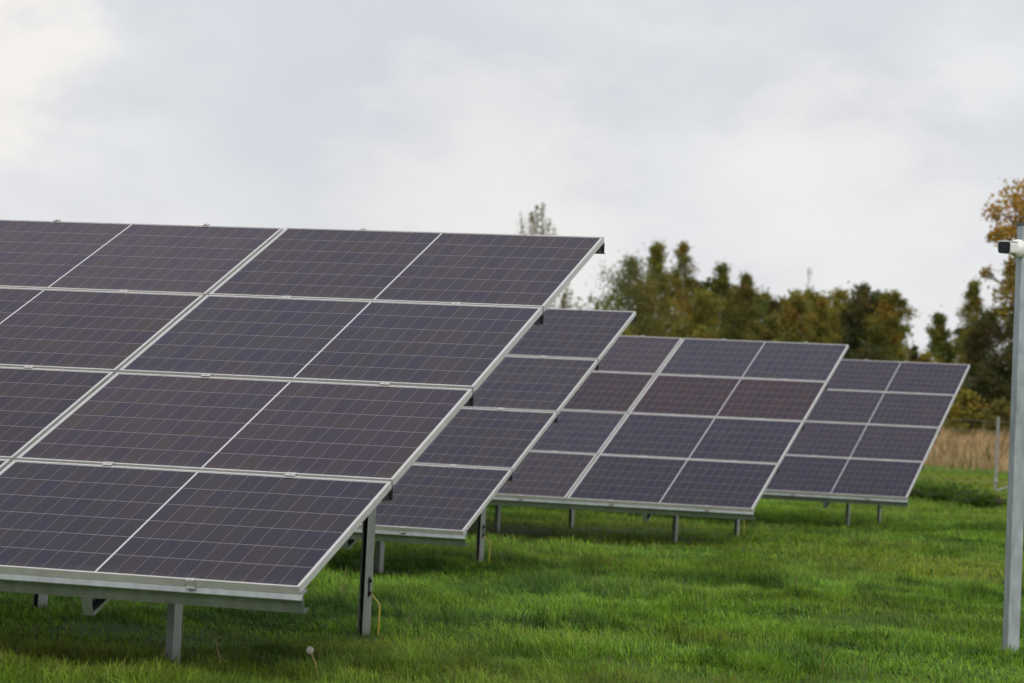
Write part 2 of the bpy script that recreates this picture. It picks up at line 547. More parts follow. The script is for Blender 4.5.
def solar_array(loc, ncols, label, tints, front_y, rear_y, post_x, spacing, cable=True):
    root = empty('solar_array', loc)
    tag(root, label, 'solar array', 'solar arrays standing in staggered rows on the field')
    plane = Matrix.Rotation(TILT, 4, 'X')
    L = ncols * PITCH_U - 0.02
    for c in range(ncols):
        for r in range(4):
            o = link_mesh('solar_panel', LAM_ME, None, root)
            jitter = rnd.uniform(-0.0012, 0.0012)
            o.matrix_local = plane @ Matrix.Translation((-(c + 1) * PITCH_U + (PITCH_U - MOD_W), r * PITCH_V, jitter)) @ Matrix.Rotation(R(rnd.uniform(-.12, .12)), 4, 'X')
            tn = tints.get((c, r)) or TINTS[rnd.randrange(5)]
            k = rnd.uniform(0.9, 1.1)
            o.color = (tn[0] * k, tn[1] * k, tn[2] * k, 1)
            link_mesh('panel_frame', FRAME_ME, None, o)
    for r in range(5):
        v = -0.0 if r == 0 else (r * PITCH_V - (PITCH_V - MOD_H) / 2 if r < 4 else 3 * PITCH_V + MOD_H)
        kind = 'front' if r == 0 else ('top' if r == 4 else 'mid')
        o = obj('purlin', purlin_mesh(L, kind), GALVD if r == 0 else DARK, root)
        o.location = (0, v * CT, v * ST)
        for c in range(ncols):
            for q in (0.25, 0.75):
                o = link_mesh('clamp', ENDCLAMP_ME if r in (0, 4) else CLAMP_ME, None, root)
                flip = Matrix.Rotation(math.pi, 4, 'Z') if r == 4 else Matrix.Identity(4)
                o.matrix_local = plane @ Matrix.Translation((-c * PITCH_U - MOD_W * q + rnd.uniform(-.02, .02), v, 0)) @ flip
    n_pair = int((L + post_x - 0.2) / spacing) + 1
    for i in range(n_pair):
        x = post_x - i * spacing
        # rafter: C section lying under the purlins, running up the slope
        bm = bmesh.new()
        zr = -(MOD_T + 0.074)
        prof = [(0, zr), (0, zr - 0.085), (-0.048, zr - 0.085), (-0.048, zr - 0.070), (-0.045, zr - 0.070), (-0.045, zr - 0.082), (-0.003, zr - 0.082), (-0.003, zr - 0.003),
                (-0.045, zr - 0.003), (-0.045, zr - 0.015), (-0.048, zr - 0.015), (-0.048, zr)]
        prof = [(-a - 0.024, b) for a, b in prof]
        add_box(bm, (-0.023, -0.004, zr - 0.084), (0.020, -0.001, zr - 0.002), plane)
        add_prism(bm, prof, 'y', -0.0005, 4 * PITCH_V - 0.12, plane)
        o = obj('rafter', bm, GALVD, root)
        o.location = (x, 0, 0)
        for yp in (front_y, rear_y):
            top = yp * ST / CT + zr - 0.075
            dx = rnd.uniform(-.012, .012)
            bm = bmesh.new()
            if yp == front_y:
                pf = [(a + 0.064, b - 0.045) for a, b in c_section(0.034, 0.085, 0.014, 0.0035)]
            else:                                                     # rear posts: trough section, open side forwards
                pf = [(a + 0.064, b - 0.045) for a, b in ((0, 0), (0, .108), (-.028, .108), (-.028, 0), (-.0245, 0), (-.0245, .1045), (-.0035, .1045), (-.0035, 0))]
            add_prism(bm, pf, 'z', -loc[2] - 0.35, top + 0.09)
            po = obj('post', bm, GALV, root)
            po.location = (x + dx - 0.082, yp, 0)
            for dz_ in (0.02, 0.065):
                bm = bmesh.new()
                rr = bmesh.ops.create_cone(bm, segments=6, radius1=0.011, radius2=0.011, depth=0.014, cap_ends=True)
                for v_ in rr['verts']:
                    v_.co = Matrix.Rotation(math.pi / 2, 3, 'Y') @ v_.co + Vector((0.071, (dz_ - 0.04) * 0.9, top + dz_))
                obj('bolt', bm, GALVD, po)
            if yp == rear_y and i == 0:
                # earthing lug plate and its yellow lead into the grass
                zb = -loc[2] + 0.225
                bm = bmesh.new()
                add_box(bm, (0.0645, 0.005, zb - 0.035), (0.0675, 0.025, zb + 0.065))
                for dz_ in (-0.015, 0.045):
                    rr = bmesh.ops.create_cone(bm, segments=6, radius1=0.009, radius2=0.009, depth=0.010, cap_ends=True)
                    for v_ in rr['verts']:
                        v_.co = Matrix.Rotation(math.pi / 2, 3, 'Y') @ v_.co + Vector((0.072, 0.015, zb + dz_))
                obj('earthing_lug', bm, DARK, po)
                if cable:
                    bm = bmesh.new()
                    add_tube(bm, [(0.070, 0.02, zb - 0.02), (0.080, 0.022, zb - 0.026), (0.108, 0.03, zb - 0.060), (0.116, 0.032, zb - 0.072),
                                  (0.119, 0.033, zb - 0.088), (0.119, 0.033, zb - 0.16), (0.118, 0.033, -loc[2] - 0.1)], 0.0062, 8)
                    obj('earthing_cable', bm, CABLE, po, True)
    return root

BROWN = (0.86, 0.70, 0.70)
BLUE = (0.93, 1.04, 1.17)
A1 = solar_array((0, 0, 0.43), 4, 'largest solar array in front, a dandelion below its low front corner',
                 {}, 1.0, 3.26, -0.925, 1.80)
A2 = solar_array((-2.052, 7.882, 0.356), 4, 'second solar array, half hidden behind the large front array, single panel column in view',
                 {}, 0.85, 3.0, -0.85, 1.80)
A3 = solar_array((-1.981, 15.696, 0.394), 4, 'third solar array, with one reddish brown row of panels and bluish panels above it',
                 {(0, 2): BROWN, (1, 2): (.88, .76, .77), (0, 3): BLUE, (1, 3): (1.05, .98, 1.0), (0, 1): (0.84, 0.93, 1.08), (1, 1): BLUE, (0, 0): (.84, .9, 1.04)}, 1.30, 3.75, -1.02, 1.79)
A4 = solar_array((-1.928, 22.936, 0.418), 4, 'farthest solar array, smallest in view, beside the dry grass and the fence',
                 {(0, 3): (.95, .97, 1.1), (0, 2): (.95, .97, 1.08), (0, 1): (.85, .86, .98), (0, 0): (.82, .87, 1.06)}, 1.5, 3.4, -0.95, 1.79)

# ------------------------------------------------------------------ camera pole at the right
def cctv():
    px, py = ground_at(1010.5, 651)
    root = empty('camera_pole', (px, py, 0))
    tag(root, 'tall grey galvanised steel pole rising from the grass with a dark cap', 'pole')
    lean = Matrix.Rotation(R(-0.55), 4, 'Y')
    rot = Matrix.Rotation(R(35), 4, 'Z')
    H = 2.29
    bm = bmesh.new()
    a, b = 0.036, 0.036
    n = 5
    pr = []
    for sx, sy, a0 in ((1, 1, 0), (-1, 1, 90), (-1, -1, 180), (1, -1, 270)):
        for k in range(n):
            an = R(a0 + 90 * k / (n - 1))
            pr.append((sx * (a - .008) + .008 * math.cos(an), sy * (b - .008) + .008 * math.sin(an)))
    add_prism(bm, pr, 'z', -0.3, H, lean @ rot)
    post = obj('pole_shaft', bm, POLE, root)
    bm = bmesh.new()
    add_box(bm, (-0.038, -0.038, H + .0005), (0.038, 0.038, H + 0.018), lean @ rot)
    obj('pole_cap', bm, CAP, root)
    # bullet camera fixed to the pole's front
    zc = 2.165
    c = lean @ Vector((0.0, 0.0, zc))
    base = Vector((px, py, 0)) + c + Vector((-0.026, -0.036, 0))
    cr = empty('security_camera', base)
    tag(cr, 'white bullet security camera with a black front fixed near the top of the grey pole', 'security camera')
    bm = bmesh.new()
    bmesh.ops.create_uvsphere(bm, u_segments=24, v_segments=14, radius=0.050)
    for v in bm.verts:
        v.co = Vector((v.co.x, v.co.y * 0.85 - 0.03, v.co.z))
    add_tube(bm, [(0, 0.012, 0), (0, -0.02, 0)], [0.048, 0.044], 24)
    obj('mount_base', bm, WHITE, cr, True)
    d = Vector((-0.20, -0.975, -0.04)).normalized()
    q = d.to_track_quat('Y', 'Z').to_matrix().to_4x4()
    M = Matrix.Translation((-0.028, -0.045, 0.0)) @ q
    def rounded(w_, h_, rr, k=6):
        pr = []
        for sx, sz, a0 in ((1, 1, 0), (-1, 1, 90), (-1, -1, 180), (1, -1, 270)):
            for j in range(k):
                an = R(a0 + 90 * j / (k - 1))
                pr.append((sx * (w_ - rr) + rr * math.cos(an), sz * (h_ - rr) + rr * math.sin(an)))
        return pr
    bm = bmesh.new()
    add_prism(bm, rounded(0.035, 0.032, 0.014), 'y', -0.02, 0.125, M)
    obj('camera_body', bm, WHITE, cr)
    bm = bmesh.new()
    add_prism(bm, rounded(0.0335, 0.0295, 0.012), 'y', 0.1245, 0.130, M)
    ln = obj('lens_window', bm, LENS, cr)
    bm = bmesh.new()
    add_prism(bm, rounded(0.0355, 0.0022, 0.002), 'y', -0.01, 0.131, M @ Matrix.Translation((0, 0, 0.0338)))
    obj('sun_hood', bm, WHITE, cr)
cctv()

# ------------------------------------------------------------------ fence
def fence():
    x0, y0 = ground_at(995, 496)
    root = empty('wire_fence', (x0, y0, 0))
    tag(root, 'thin wire fence on grey posts in front of the dry grass', 'fence')
    ux, uy = CM[0][0], CM[1][0]
    n_ = math.hypot(ux, uy)
    ux, uy = ux / n_, uy / n_
    H = 1.56
    for k in range(-4, 4):
        bm = bmesh.new()
        s = k * 2.5
        add_box(bm, (-0.023, -0.023, -0.3), (0.023, 0.023, H))
        add_box(bm, (-0.025, -0.025, H + .0005), (0.025, 0.025, H + 0.02))
        po = obj('fence_post', bm, FENCEPOST, root)
        po.location = (ux * s, uy * s, 0)
        if k == 0:
            bm = bmesh.new()
            add_tube(bm, [(0.03 * ux, 0.03 * uy, 0.10), (0.75 * ux, 0.75 * uy, 0.42)], 0.022, 8)
            add_tube(bm, [(-0.03 * ux, -0.03 * uy, 0.30), (0.03 * ux, 0.03 * uy, 0.30)], 0.045, 8)
            obj('brace', bm, FENCEPOST, po)
    bm = bmesh.new()
    for z in np.arange(0.08, 1.56, 0.2):
        add_tube(bm, [(-10 * ux, -10 * uy - .03, z), (7.5 * ux, 7.5 * uy - .03, z)], 0.0018, 5)
    for s in np.arange(-10, 7.5, 0.25):
        add_tube(bm, [(s * ux, s * uy - .033, 0.05), (s * ux, s * uy - .033, 1.5)], 0.0011, 4)
    obj('wire_mesh', bm, FENCEWIRE, root)
fence()

# ------------------------------------------------------------------ trees
def quads_mesh(name, cen, size, colors, rng, up=0.0, aspect=1.0):
    n = len(cen)
    a = rng.normal(size=(n, 3))
    a /= np.linalg.norm(a, axis=1)[:, None]
    b = rng.normal(size=(n, 3))
    b -= a * (a * b).sum(1)[:, None]
    b /= np.linalg.norm(b, axis=1)[:, None]
    s = size[:, None]
    # pointed leaf shape: a diamond with a fold
    co = np.stack([cen - a * s, cen + b * s * 0.55 * aspect + np.cross(a, b) * s * 0.15, cen + a * s, cen - b * s * 0.55 * aspect + np.cross(a, b) * s * 0.15], 1).reshape(-1, 3)
    loops = np.arange(4 * n)
    return poly_mesh(name, co, np.full(n, 4), loops, np.repeat(colors, 4, 0))

PAL = {
    'olive': [((0.234, 0.226, 0.047), 5), ((0.296, 0.250, 0.054), 3), ((0.312, 0.194, 0.047), 1.5), ((0.156, 0.170, 0.045), 3)],
    'orange': [((0.275, 0.213, 0.051), 5), ((0.218, 0.222, 0.054), 4), ((0.327, 0.213, 0.047), 2), ((0.160, 0.180, 0.045), 3)],
    'green': [((0.133, 0.170, 0.047), 5), ((0.187, 0.201, 0.051), 4), ((0.234, 0.201, 0.051), 2)],
    'dark': [((0.068, 0.083, 0.034), 5), ((0.099, 0.103, 0.036), 4), ((0.132, 0.090, 0.036), 2)],
    'brown': [((0.253, 0.180, 0.051), 4), ((0.203, 0.184, 0.051), 4), ((0.160, 0.171, 0.047), 4)],
    'grey': [((0.187, 0.201, 0.075), 5), ((0.149, 0.170, 0.063), 4), ((0.296, 0.201, 0.059), 2)],
    'yellow': [((0.336, 0.282, 0.054), 5), ((0.258, 0.250, 0.054), 4), ((0.312, 0.201, 0.047), 2)],
    'oak': [((0.500, 0.270, 0.045), 5), ((0.430, 0.300, 0.060), 4), ((0.264, 0.187, 0.050), 3), ((0.506, 0.187, 0.033), 1.2)],
    'weed': [((0.050, 0.110, 0.016), 5), ((0.075, 0.135, 0.020), 3), ((0.110, 0.130, 0.030), 1)],
}

def tree(name, label, cat, px, top_y, width_px, dist, pal, seed, shape='birch', leaves=6500, leaf=0.10, base=0.08, group='trees along the edge of the field', open_=1.0, bark=None):
    rng = np.random.default_rng(seed)
    x, y, mpp = along(px, dist)
    H = CAM[2] + (horizon_y(px) - top_y) * mpp
    Rm = width_px * mpp / 2 * (2.0 if shape == 'birch' else 1.5 if shape != 'sparse' else 1.0)
    root = empty(name, (x, y, 0), rng.uniform(0, 6.28))
    tag(root, label, cat, group)
    bm = bmesh.new()
    nseg = 7
    tp = []
    off = np.zeros(2)
    for i in range(nseg + 1):
        tp.append((off[0], off[1], -0.2 + (H * 0.97 + 0.2) * i / nseg))
        off = off + rng.normal(size=2) * H * 0.008
    r0 = max(0.05, H * 0.013)
    add_tube(bm, tp, [r0 * (1 - i / (nseg + 0.6)) + 0.008 for i in range(nseg + 1)], 7)
    tpa = np.array(tp)
    def trunk_at(z):
        f_ = np.clip((z + 0.2) / (H * 0.97 + 0.2), 0, 1) * nseg
        i = min(int(f_), nseg - 1)
        return tpa[i] + (tpa[i + 1] - tpa[i]) * (f_ - i)
    def prof(t):                                # t 0 crown base .. 1 top -> share of the radius
        if shape == 'birch':
            return min(1.0, 0.62 + 1.3 * t) * (1 - t) ** 0.72 * 1.2 + 0.035
        if shape == 'spire':
            return (1 - t) ** 0.8 * (0.55 + 0.45 * min(1, t * 6)) + 0.03
        if shape == 'round':
            return math.sqrt(max(0.0, 1 - (2 * t * 0.93 - 0.86) ** 2)) * 0.92 + 0.08
        if shape == 'dome':
            return math.sqrt(max(0.0, 1 - t * t)) * 0.9 + 0.1
        return 0.62
    hb = H * base
    nl = int(46 * open_) if shape != 'sparse' else 30
    cen, szs, cls = [], [], []
    cols = np.array([c for c, _ in PAL[pal]])
    wts = np.array([q for _, q in PAL[pal]], float)
    wts /= wts.sum()
    per = leaves // nl
    for k in range(nl):
        t = ((k + rng.uniform(0, 1)) / nl) ** 0.9
        z = hb + (H - hb) * t * 0.97
        az = k * 2.399 + rng.normal() * 0.5
        rl = Rm * prof(t) * rng.uniform(0.62, 1.12)
        rise = {'birch': 0.75, 'spire': 0.05, 'round': 0.45, 'dome': 0.25, 'sparse': 2.6}[shape] * rl * rng.uniform(0.8, 1.3)
        z0 = max(H * 0.06, z - rise)
        p0 = trunk_at(z0)
        p2 = np.array([p0[0] + rl * math.cos(az), p0[1] + rl * math.sin(az), min(z0 + rise, H * 1.0)])
        p1 = p0 * 0.5 + p2 * 0.5 + np.array([0, 0, (-0.1 if shape == 'sparse' else 0.1) * rl])
        lr = max(0.012, r0 * 0.32 * (1 - t * 0.7))
        add_tube(bm, [p0, p1, p2], [lr, lr * 0.6, 0.006], 5)
        ns = 5
        main = rng.choice(len(cols), p=wts)
        for j in range(ns):
            s_ = rng.uniform(0.25, 1.05)
            c0 = (1 - s_) ** 2 * p0 + 2 * s_ * (1 - s_) * p1 + s_ * s_ * p2
            m_ = max(3, int(per / ns * rng.uniform(0.5, 1.5)))
            spread = (0.30 * rl + 0.030 * H) * rng.uniform(0.45, 1.0) * 0.8 if shape != 'sparse' else 0.10
            pts = c0 + rng.normal(size=(m_, 3)) * np.array([spread, spread, spread * (2.6 if shape == 'sparse' else 0.95)]) * 0.62
            ci = np.where(rng.random(m_) < 0.6, main, rng.choice(len(cols), size=m_, p=wts))
            cen.append(pts)
            cls.append(cols[ci] * rng.uniform(0.75, 1.3, size=(m_, 1)) * rng.uniform(0.85, 1.15))
            szs.append(leaf * rng.uniform(0.6, 1.35, size=m_))
    # a leader of leaves at the tip
    m_ = per // 3
    cen.append(trunk_at(H * 0.93) + rng.normal(size=(m_, 3)) * np.array([0.05 * Rm + .03, 0.05 * Rm + .03, H * 0.028]))
    cls.append(cols[rng.choice(len(cols), size=m_, p=wts)] * rng.uniform(0.8, 1.25, size=(m_, 1)))
    szs.append(leaf * rng.uniform(0.6, 1.2, size=m_))
    obj('trunk', bm, bark or BARK, root)
    cen = np.concatenate(cen)
    cen[:, 2] = np.maximum(cen[:, 2], min(0.15, H * .06))
    me = quads_mesh('crown', cen, np.concatenate(szs), np.concatenate(cls), rng)
    link_mesh('crown', me, LEAF, root)
    return root

T = [
    # name, label, px, top, width, dist, palette, shape, leaves, leaf, base, bark
    ('deciduous_tree', 'wide grey green tree with orange flecks at the left end of the tree line', 617, 254, 62, 165, 'grey', 'round', 5200, 0.11, 0.10, None),
    ('birch_tree', 'tallest olive birch of the tree line, broad, next to an orange brown birch', 647, 238, 40, 168, 'olive', 'birch', 6500, 0.10, 0.05, BIRCHBARK),
    ('birch_tree', 'tall slim orange brown birch beside the tallest olive birch', 671, 237, 31, 170, 'orange', 'birch', 3900, 0.10, 0.05, BIRCHBARK),
    ('deciduous_tree', 'low olive tree between the slim orange birch and the dark pointed tree', 690, 285, 38, 162, 'olive', 'round', 5200, 0.11, 0.03, None),
    ('birch_tree', 'pointed dark green birch with a thin top in the middle of the tree line', 711, 260, 34, 168, 'green', 'birch', 6000, 0.10, 0.04, BIRCHBARK),
    ('birch_tree', 'orange brown birch with a pointed thin top beside small green conifers', 736, 270, 32, 168, 'brown', 'birch', 6000, 0.10, 0.04, BIRCHBARK),
    ('conifer_tree', 'green conifer just right of the pointed orange brown birch', 753, 292, 24, 172, 'green', 'spire', 5200, 0.10, 0.02, None),
    ('conifer_tree', 'small dark green conifer between two orange trees', 771, 297, 20, 172, 'dark', 'spire', 4200, 0.10, 0.02, None),
    ('deciduous_tree', 'low rusty orange tree in front of the small conifers', 761, 312, 26, 155, 'brown', 'round', 3800, 0.10, 0.02, None),
    ('deciduous_tree', 'rounded yellow orange tree below the distant mast', 791, 291, 32, 168, 'orange', 'round', 5600, 0.11, 0.03, None),
    ('deciduous_tree', 'olive tree just right of the distant mast', 814, 294, 28, 170, 'olive', 'birch', 5000, 0.11, 0.03, None),
    ('deciduous_tree', 'yellowish olive tree beside the dark round tree', 829, 297, 30, 172, 'yellow', 'round', 5000, 0.11, 0.03, None),
    ('deciduous_tree', 'dark green round tree left of the dark tree with brown branches', 846, 293, 34, 165, 'dark', 'round', 6200, 0.11, 0.02, None),
    ('deciduous_tree', 'dark tree with brown leaves beside the rounded olive tree at the gap', 868, 289, 34, 166, 'dark', 'round', 6000, 0.11, 0.02, None),
    ('deciduous_tree', 'tall rounded olive green tree at the edge of the gap in the tree line', 889, 289, 34, 163, 'olive', 'round', 7600, 0.11, 0.02, None),
    ('deciduous_tree', 'low dark tree in the gap of the tree line', 912, 344, 18, 175, 'dark', 'round', 3600, 0.11, 0.02, None),
    ('conifer_tree', 'dark green conical tree just right of the gap above the farthest array', 938, 310, 26, 150, 'green', 'birch', 6500, 0.10, 0.02, None),
    ('birch_tree', 'olive birch rising between the dark conical tree and the orange oak', 967, 276, 24, 148, 'olive', 'birch', 4200, 0.095, 0.04, BIRCHBARK),
    ('deciduous_tree', 'dense dark green tree behind the fence post', 992, 305, 52, 140, 'dark', 'round', 8000, 0.10, 0.02, None),
    ('birch_tree', 'thin olive birch partly hidden by the grey pole', 1012, 288, 30, 150, 'grey', 'birch', 3600, 0.095, 0.04, BIRCHBARK),
    ('deciduous_tree', 'dark tree at the picture edge behind the grey pole', 1050, 300, 60, 145, 'dark', 'round', 6000, 0.11, 0.02, None),
]
for i, (nm, lb, px, ty, wd, ds, pal, shp, nlf, lf, bs, bk) in enumerate(T):
    tree(nm, lb, 'tree', px, ty, wd, ds, pal, 100 + i, shp, int(nlf * 2.7), lf * 0.72, bs, bark=bk)

# second row standing close behind the first
B = [
    ('dark green tree standing behind the wide grey green tree', 625, 300, 60, 'green'), ('dark green tree standing behind the tall birches', 662, 290, 54, 'dark'),
    ('dark green tree standing behind the low olive tree', 700, 296, 46, 'dark'), ('brown green tree standing behind the two pointed birches', 725, 302, 46, 'brown'),
    ('green tree standing behind the small conifers', 762, 310, 46, 'green'), ('brownish tree standing behind the rounded yellow orange tree', 798, 306, 46, 'orange'),
    ('olive tree standing behind the yellowish olive tree', 832, 306, 50, 'olive'), ('dark tree standing behind the two dark trees', 862, 302, 50, 'dark'),
    ('green tree standing behind the olive tree by the gap', 882, 312, 34, 'green'), ('dark tree standing behind the dark conical tree', 958, 346, 44, 'dark')]
for i, (lb, px, ty, wd, pal) in enumerate(B):
    tree('deciduous_tree', lb, 'tree', px, ty - 20, wd * 1.3, 182, pal, 300 + i, 'round', 6500, 0.14, 0.02)

# shrubs at the foot of the trees
S = [('yellow shrub in front of the slim orange birch', 694, 324, 22, 'yellow', 150), ('yellow orange shrub in the gap of the tree line', 924, 350, 26, 'yellow', 148),
     ('olive shrub under the dark conical tree', 945, 392, 42, 'olive', 146), ('yellow green shrub above the dry grass by the farthest array', 962, 388, 34, 'yellow', 138),
     ('dark shrub between the yellow green shrub and the fence post', 982, 372, 44, 'dark', 139), ('reddish brown shrub above the dry grass beside the pole', 1000, 398, 26, 'brown', 136),
     ('olive shrub at the foot of the rusty orange tree', 776, 338, 40, 'olive', 152), ('dark shrub at the foot of the dark trees', 866, 340, 60, 'dark', 150),
     ('green shrub below the wide grey green tree', 612, 322, 50, 'olive', 152)]
LOW = [('low green shrub on the field beyond the corner of the farthest array', 940, 488, 64, 'weed', 51), ('low green weed clump at the foot of the fence post', 985, 496, 44, 'weed', 49)]
for i, (lb, px, ty, wd, pal, ds) in enumerate(LOW):
    tree('shrub', lb, 'shrub', px, ty, wd, ds, pal, 600 + i, 'dome', 2200, 0.03, 0.02, 'low shrubs on the field')
for i, (lb, px, ty, wd, pal, ds) in enumerate(S):
    tree('shrub', lb, 'shrub', px, ty, wd, ds, pal, 500 + i, 'round', 3200, 0.10, 0.02, 'shrubs at the foot of the trees')

def oak():
    """Large oak close behind the fence; its autumn branches reach in over the pole."""
    rng = np.random.default_rng(77)
    dist = 72
    x, y, mpp = along(1062, dist)
    root = empty('oak_tree', (x, y, 0))
    tag(root, 'orange leaved oak reaching in behind the security camera', 'tree')
    H = CAM[2] + (horizon_y(1062) - 165) * mpp
    bm = bmesh.new()
    add_tube(bm, [(0, 0, -.2), (0.05, 0, H * .3), (-.05, .1, H * .6), (0, 0, H * .95)], [.19, .15, .09, .02], 9)
    ends = []
    ux, uy = CM[0][0], CM[1][0]
    # limbs towards the camera side, aimed at the leafy spots seen in the photo, then limbs all round
    spots = [(1014, 190, .45), (1003, 213, .50), (990, 222, .32), (996, 215, .4), (1008, 200, .4), (1002, 228, .4), (1006, 262, .4), (996, 284, .35), (1000, 238, .36), (1018, 228, .5), (985, 238, .25), (990, 268, .28), (1005, 280, .36),
             (1000, 298, .42), (1010, 306, .5), (984, 275, .22), (992, 312, .3), (1022, 300, .6), (1035, 180, .6), (1040, 220, .7), (1045, 260, .7), (1064, 186, .6)]
    for px, py, s in spots:
        k = (px + 3 - 1062) * mpp
        z = CAM[2] + (horizon_y(px) - py) * mpp
        ends.append((np.array([k * ux, k * uy + rng.normal() * .7, z]), s))
    for _ in range(46):
        t = rng.uniform(.35, 1)
        az = rng.uniform(0, 6.28)
        rr = 2.3 * math.sqrt(max(.05, 1 - ((t - .62) / .45) ** 2)) * rng.uniform(.5, 1)
        p = np.array([rr * math.cos(az), rr * math.sin(az), H * t])
        if p[0] * ux + p[1] * uy > 0.1:
            ends.append((p, rng.uniform(.4, .7)))
    cen, szs, cls = [], [], []
    cols = np.array([c for c, _ in PAL['oak']])
    wts = np.array([q for _, q in PAL['oak']], float)
    wts /= wts.sum()
    for p, s in ends:
        s *= .78
        z0 = max(H * .25, p[2] - math.hypot(p[0], p[1]) * .6)
        p0 = np.array([0, 0, z0])
        mid = (p0 + p) / 2 + rng.normal(size=3) * .12
        add_tube(bm, [p0, mid, p], [.045, .025, .008], 5)
        nsub = 5
        for j in range(nsub):
            c0 = p + rng.normal(size=3) * s * .55
            add_tube(bm, [mid * .3 + p * .7, c0], [.010, .004], 4)
            m_ = int(58 * s / .4)
            warm = rng.random()
            ci = rng.choice(len(cols), size=m_, p=wts)
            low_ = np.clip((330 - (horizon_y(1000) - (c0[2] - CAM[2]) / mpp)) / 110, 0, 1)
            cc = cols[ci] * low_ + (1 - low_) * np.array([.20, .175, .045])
            cen.append(c0 + rng.normal(size=(m_, 3)) * s * .36)
            cls.append(cc * rng.uniform(.75, 1.3, size=(m_, 1)))
            szs.append(rng.uniform(.032, .066, size=m_))
    obj('trunk', bm, BARK, root)
    me = quads_mesh('crown', np.concatenate(cen), np.concatenate(szs), np.concatenate(cls), rng, aspect=1.3)
    link_mesh('crown', me, LEAF, root)
oak()

def sparse_tree():
    rng = np.random.default_rng(55)
    dist = 120
    x, y, mpp = along(534, dist)
    root = empty('sparse_tree', (x, y, 0))
    tag(root, 'thin sparsely leafed tree with upright twigs showing above the front array', 'tree', 'trees along the edge of the field')
    ux, uy = CM[0][0], CM[1][0]
    bm = bmesh.new()
    H = CAM[2] + (horizon_y(534) - 228) * mpp
    add_tube(bm, [(0, 0, -.2), (.05, 0, H * .4), (-.05, .05, H * .75), (0, 0, H)], [.10, .075, .045, .015], 8)
    shoots = [(511, 211, 34, .4), (519, 211, 40, 1.0), (525, 216, 30, .7), (528, 205, 46, 1.0), (535, 203, 48, 1.1), (541, 219, 34, .9), (545, 226, 26, .7), (515, 226, 26, .6),
              (562, 281, 40, .8), (567, 290, 30, .9), (573, 297, 24, .7), (556, 292, 30, .8), (582, 302, 22, .6), (549, 270, 40, .9), (505, 250, 34, .8), (498, 268, 36, .8), (508, 285, 40, .8), (538, 250, 40, .9), (522, 262, 50, .9)]
    shoots += [(rng.uniform(500, 560), rng.uniform(275, 340), rng.uniform(26, 46), .9) for _ in range(22)]
    cols = np.array([c for c, _ in PAL['grey']] + [PAL['olive'][0][0]])
    cen, szs, cls = [], [], []
    for px, py, ln, dn in shoots:
        k = (px - 534) * mpp
        tip = np.array([k * ux, k * uy + rng.normal() * (.25 if py < 275 else .8), CAM[2] + (horizon_y(px) - py) * mpp])
        bas = tip + np.array([-k * ux * .12, -k * uy * .12, -ln * mpp])
        p0 = np.array([0, 0, max(.5, bas[2] - abs(k) * .9 - .3)])
        add_tube(bm, [p0, bas, (bas + tip) / 2 + rng.normal(size=3) * .03, tip], [.03, .018, .012, .004], 5)
        n_ = int(ln * 4.6 * dn)
        t_ = rng.random(n_) ** .85
        c = bas + (tip - bas) * t_[:, None] + rng.normal(size=(n_, 3)) * np.array([.13, .13, .08]) * (1.3 - t_[:, None] * 1.0)
        for _ in range(5):
            a_ = bas + (tip - bas) * rng.uniform(0, .8)
            add_tube(bm, [a_, a_ + np.array([rng.normal() * .16, rng.normal() * .16, rng.uniform(.1, .35)])], [.006, .003], 4)
        cen.append(c)
        cls.append(cols[rng.integers(0, len(cols), n_)] * rng.uniform(.75, 1.25, (n_, 1)))
        szs.append(rng.uniform(.03, .065, n_))
    obj('trunk', bm, BARK, root)
    link_mesh('crown', quads_mesh('crown', np.concatenate(cen), np.concatenate(szs), np.concatenate(cls), rng), LEAF, root)
sparse_tree()

# far-off wood closing the horizon behind the tree line
def far_wood():
    rng = np.random.default_rng(9)
    n = 26000
    px = rng.uniform(-260, 1300, n)
    dist = rng.uniform(230, 270, n)
    d = np.stack([(px - 512) / FPX, np.zeros(n), np.ones(n)], 1) @ CM.T
    p = CAM + d * dist[:, None]
    hmax = 4.5 + 3.5 * vnoise(px, dist, 22, 4) + 2.0 * vnoise(px, dist, 7, 8)
    hmax = hmax * np.where((px > 895) | (px < 590), 0.5, 1.0)
    p[:, 2] = hmax * rng.random(n) ** 0.8
    cols = np.array([(0.065, 0.085, 0.028), (0.11, 0.105, 0.03), (0.15, 0.10, 0.032), (0.05, 0.07, 0.028)])
    pick = (vnoise(px, dist, 12, 6) * 3.99).astype(int)
    me = quads_mesh('far_wood', p, rng.uniform(.25, .5, n), cols[pick] * rng.uniform(.75, 1.25, (n, 1)), rng)
    tag(link_mesh('far_wood', me, LEAF), 'far off mixed wood low behind the tree line', 'woods', kind='stuff')
far_wood()

